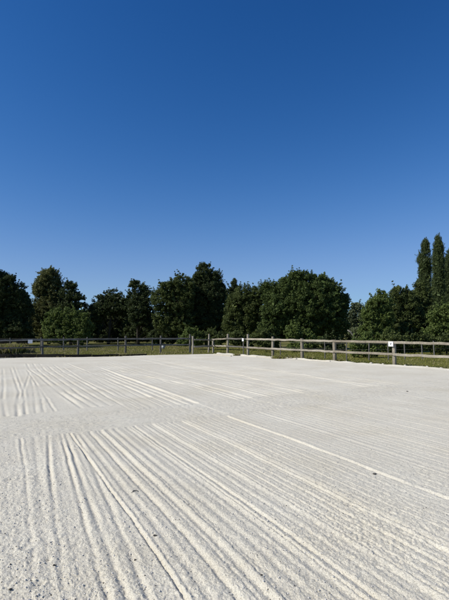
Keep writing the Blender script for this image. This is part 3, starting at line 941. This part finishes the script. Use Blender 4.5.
def weeds(label, px, py, wpx, height, n, mats=('grass', 'dry_grass'), group='weed clumps at the sand edge'):
    c = gp(px, py)
    k = c[1] / F_PX
    r_ = wpx * k
    t = thing('weed_clump', label, 'weeds', c, group)
    for mt, part, fr in ((mats[0], 'leaves', 0.55), (mats[1], 'stalks', 0.45)):
        m = int(n * fr)
        x = np.clip(rng.normal(0, r_ * 0.5, m), -0.9 * r_, 0.9 * r_); y = np.clip(rng.normal(0, r_ * 0.35, m), -0.6 * r_, 0.6 * r_)
        h = height * rng.uniform(0.4, 1.1, m) * np.exp(-(x / r_) ** 2 * 0.6)
        blades(part, x, y, np.full(m, -0.05), h, mt, None, w=0.014, lean=0.4, parent=t)
weeds('low dry weeds among loose stones under the fence right of the edging boards', 279, 358.6, 7, 0.28, 900)
weeds('green and straw weeds at the foot of the fifth thick post from the corner', 293, 358.6, 7, 0.26, 800)
weeds('weed tuft just right of the thickest pair of posts', 309, 359.3, 5, 0.24, 500)
weeds('thin weeds at the sand edge left of the bare fence post', 322, 360.6, 6, 0.18, 400)
weeds('weed tuft at the foot of the post right of the short edging board', 340, 361.2, 5, 0.2, 400)
weeds('small dark weed tuft in the gap between two edging boards', 237, 355.5, 3.5, 0.22, 400)
for lab, px, d, w, hh in [('tall pale seeding weeds by the left edge behind the fence', 3, 30, 6, 0.75), ('tall pale seeding weeds a little in from the left edge', 14, 30.5, 7, 0.8),
                          ('pale weeds under the shaded sign on the left fence', 26, 31.5, 6, 0.6)]:
    c = at(px, 331, d); k = d / F_PX
    t = thing('weed_clump', lab, 'weeds', (c[0], c[1], 0), 'tall weeds behind the left fence')
    for mt, part, m in (('grass', 'leaves', 350), ('dry_grass', 'stalks', 750)):
        x = np.clip(rng.normal(0, w * k * 0.6, m), -w * k * 1.1, w * k * 1.1); y = np.clip(rng.normal(0, 0.4, m), -.7, .7)
        blades(part, x, y, np.full(m, -0.05), hh * rng.uniform(0.45, 1.05, m), mt, None, w=0.013, lean=0.3, parent=t)

def fence_stones():
    spots = [(276, 359.4, .07), (283, 359.7, .06), (287.5, 360.0, .085), (291, 360.1, .07), (296, 360.6, .08), (299.5, 360.4, .05), (346, 363.6, .07), (353, 364.2, .06), (371, 365.2, .08), (383, 366.0, .06),
             (405, 367.5, .07), (415, 368.3, .06), (427, 369.0, .08), (441, 370.2, .07)]
    where = ['at the left end of the weeds', 'among the dry weeds', 'among the weeds left of a thick post, largest there', 'close to the left side of the thick post', 'touching the foot of the thick post',
             'just right of the weeds by the thick post', 'right of the second thickest post', 'halfway between two posts', 'left of the letter sign', 'below the letter sign', 'right of the thickest post near the sign',
             'on the lip before the mown grass', 'in front of the mown grass, the largest there', 'nearest the right edge of the photo']
    for i, (px, py, r_) in enumerate(spots):
        c = gp(px, py - 1.2)
        mb = MB(); mb.lump((c[0], c[1], r_ * 0.45), r_)
        o = mb.build('stone', M['stone'])
        tag(o, 'pale stone on the sand lip ' + where[i], 'stone', 'pale stones along the right fence')
fence_stones()

def crumbs():
    """loose crumbs of sand and dark specks over the near ground"""
    def scatter(n, mat, name, label, smin, smax, near):
        r_ = 1.9 * np.exp(rng.random(n) * math.log(near / 1.9))
        a = rng.uniform(-R(40), R(40), n)
        x, y = r_ * np.sin(a), r_ * np.cos(a)
        keep = rng.random(n) < np.clip(0.35 + 0.4 * noise(x * 2.0, y * 2.0, 90) + 0.45 * (x < -0.35 * y), 0.03, 1)
        x, y = x[keep], y[keep]; n = len(x)
        z = sand_height(x, y)
        s = smin + (smax - smin) * rng.random(n) ** 3
        base = np.array([[1, 0, 0], [0, 1, 0], [-1, 0, 0], [0, -1, 0], [0, 0, 1], [0, 0, -1]], float)
        v = base[None] * rng.uniform(0.5, 1.2, (n, 6, 1)) * s[:, None, None] * np.array([1, 1, .7])
        th = rng.uniform(0, 6.28, n)
        c_, s_ = np.cos(th)[:, None], np.sin(th)[:, None]
        vx = v[:, :, 0] * c_ - v[:, :, 1] * s_; vy = v[:, :, 0] * s_ + v[:, :, 1] * c_
        v = np.stack([vx + x[:, None], vy + y[:, None], v[:, :, 2] + (z + s * 0.25)[:, None]], 2)
        tri = np.array([[0, 1, 4], [1, 2, 4], [2, 3, 4], [3, 0, 4], [1, 0, 5], [2, 1, 5], [3, 2, 5], [0, 3, 5]])
        f = (tri[None] + (np.arange(n) * 6)[:, None, None]).reshape(-1, 3)
        o = mesh_np(name, v.reshape(-1, 3), f, M[mat], nper=3)
        tag(o, label, 'crumbs', kind='stuff')
    scatter(26000, 'crumb', 'sand_crumbs', 'loose pale crumbs of sand scattered over the near ground', 0.002, 0.011, 9)
    scatter(6500, 'debris', 'dark_specks', 'dark specks of debris scattered over the sand', 0.0015, 0.008, 14)
crumbs()

def debris():
    for px, py, r_, lab in [(374, 474, .018, 'dark lump of debris beside a bright furrow at the right'), (155, 537, .011, 'dark crumbly lump in a shallow furrow near the bottom middle'),
                            (135, 561, .008, 'small dark lump left of the long bright furrow near the bottom'), (54, 567, .009, 'dark lump in the shaded furrow at the lower left'), (10, 590, .009, 'dark lump nearest the bottom left corner'),
                            (261, 579, .008, 'small dark lump near the bottom edge right of the middle'), (407, 391, .022, 'single dark lump on the far sand at the right')]:
        c = gp(px, py)
        z = float(sand_height(np.array([c[0]]), np.array([c[1]]))[0])
        mb = MB()
        mb.lump((c[0], c[1], z + r_ * 0.3), r_)
        mb.lump((c[0] + r_ * 1.2, c[1] + r_ * 0.4, z + r_ * 0.2), r_ * 0.6)
        tag(mb.build('debris_lump', M['debris']), lab, 'debris', 'dark lumps lying on the sand')
    c = gp(135, 493)
    z = float(sand_height(np.array([c[0]]), np.array([c[1]]))[0])
    mb = MB()
    mb.tube([(c[0] - .03, c[1] - .035, z + .002), (c[0] - .015, c[1] + .003, z + .008), (c[0] + .012, c[1] + .012, z + .009), (c[0] + .035, c[1] + .003, z + .003)], [.003, .005, .004, .002], 6)
    tag(mb.build('twig', M['debris']), 'short dark bent twig lying on the sand left of the middle', 'twig')
debris()

def bucket():
    c = at(163.4, 331, 39)
    t = thing('bucket', 'small pale grey bucket standing in the meadow behind the left fence', 'bucket', (c[0], c[1], -0.03))
    mb = MB(); mb.tube([(c[0], c[1], -0.03), (c[0], c[1], 0.36), (c[0], c[1], 0.365), (c[0], c[1], 0.05)], [0.13, 0.17, 0.155, 0.12], 16)
    mb.build('pail', M['plastic'], t)
    mb = MB(); mb.tube([(c[0] + 0.17 * math.cos(a), c[1], 0.35 + 0.12 * math.sin(a)) for a in np.linspace(0, math.pi, 9)], [0.006] * 9, 6)
    mb.build('handle', M['dim_wood'], t)
bucket()

def pale_branch():
    a, b = at(347.5, 330, 34), at(352.5, 334.5, 34)
    t = MB()
    t.tube([a, (a + b) / 2 + np.array([0, 0, .04]), b, b + np.array([.15, 0, -.4]), b + np.array([.2, 0.1, -1.3])], [.05, .06, .06, .07, .08], 7)
    o = t.build('broken_branch', M['birch'])
    tag(o, 'pale broken bare branch showing in the dark gap right of the round walnut', 'branch')
pale_branch()
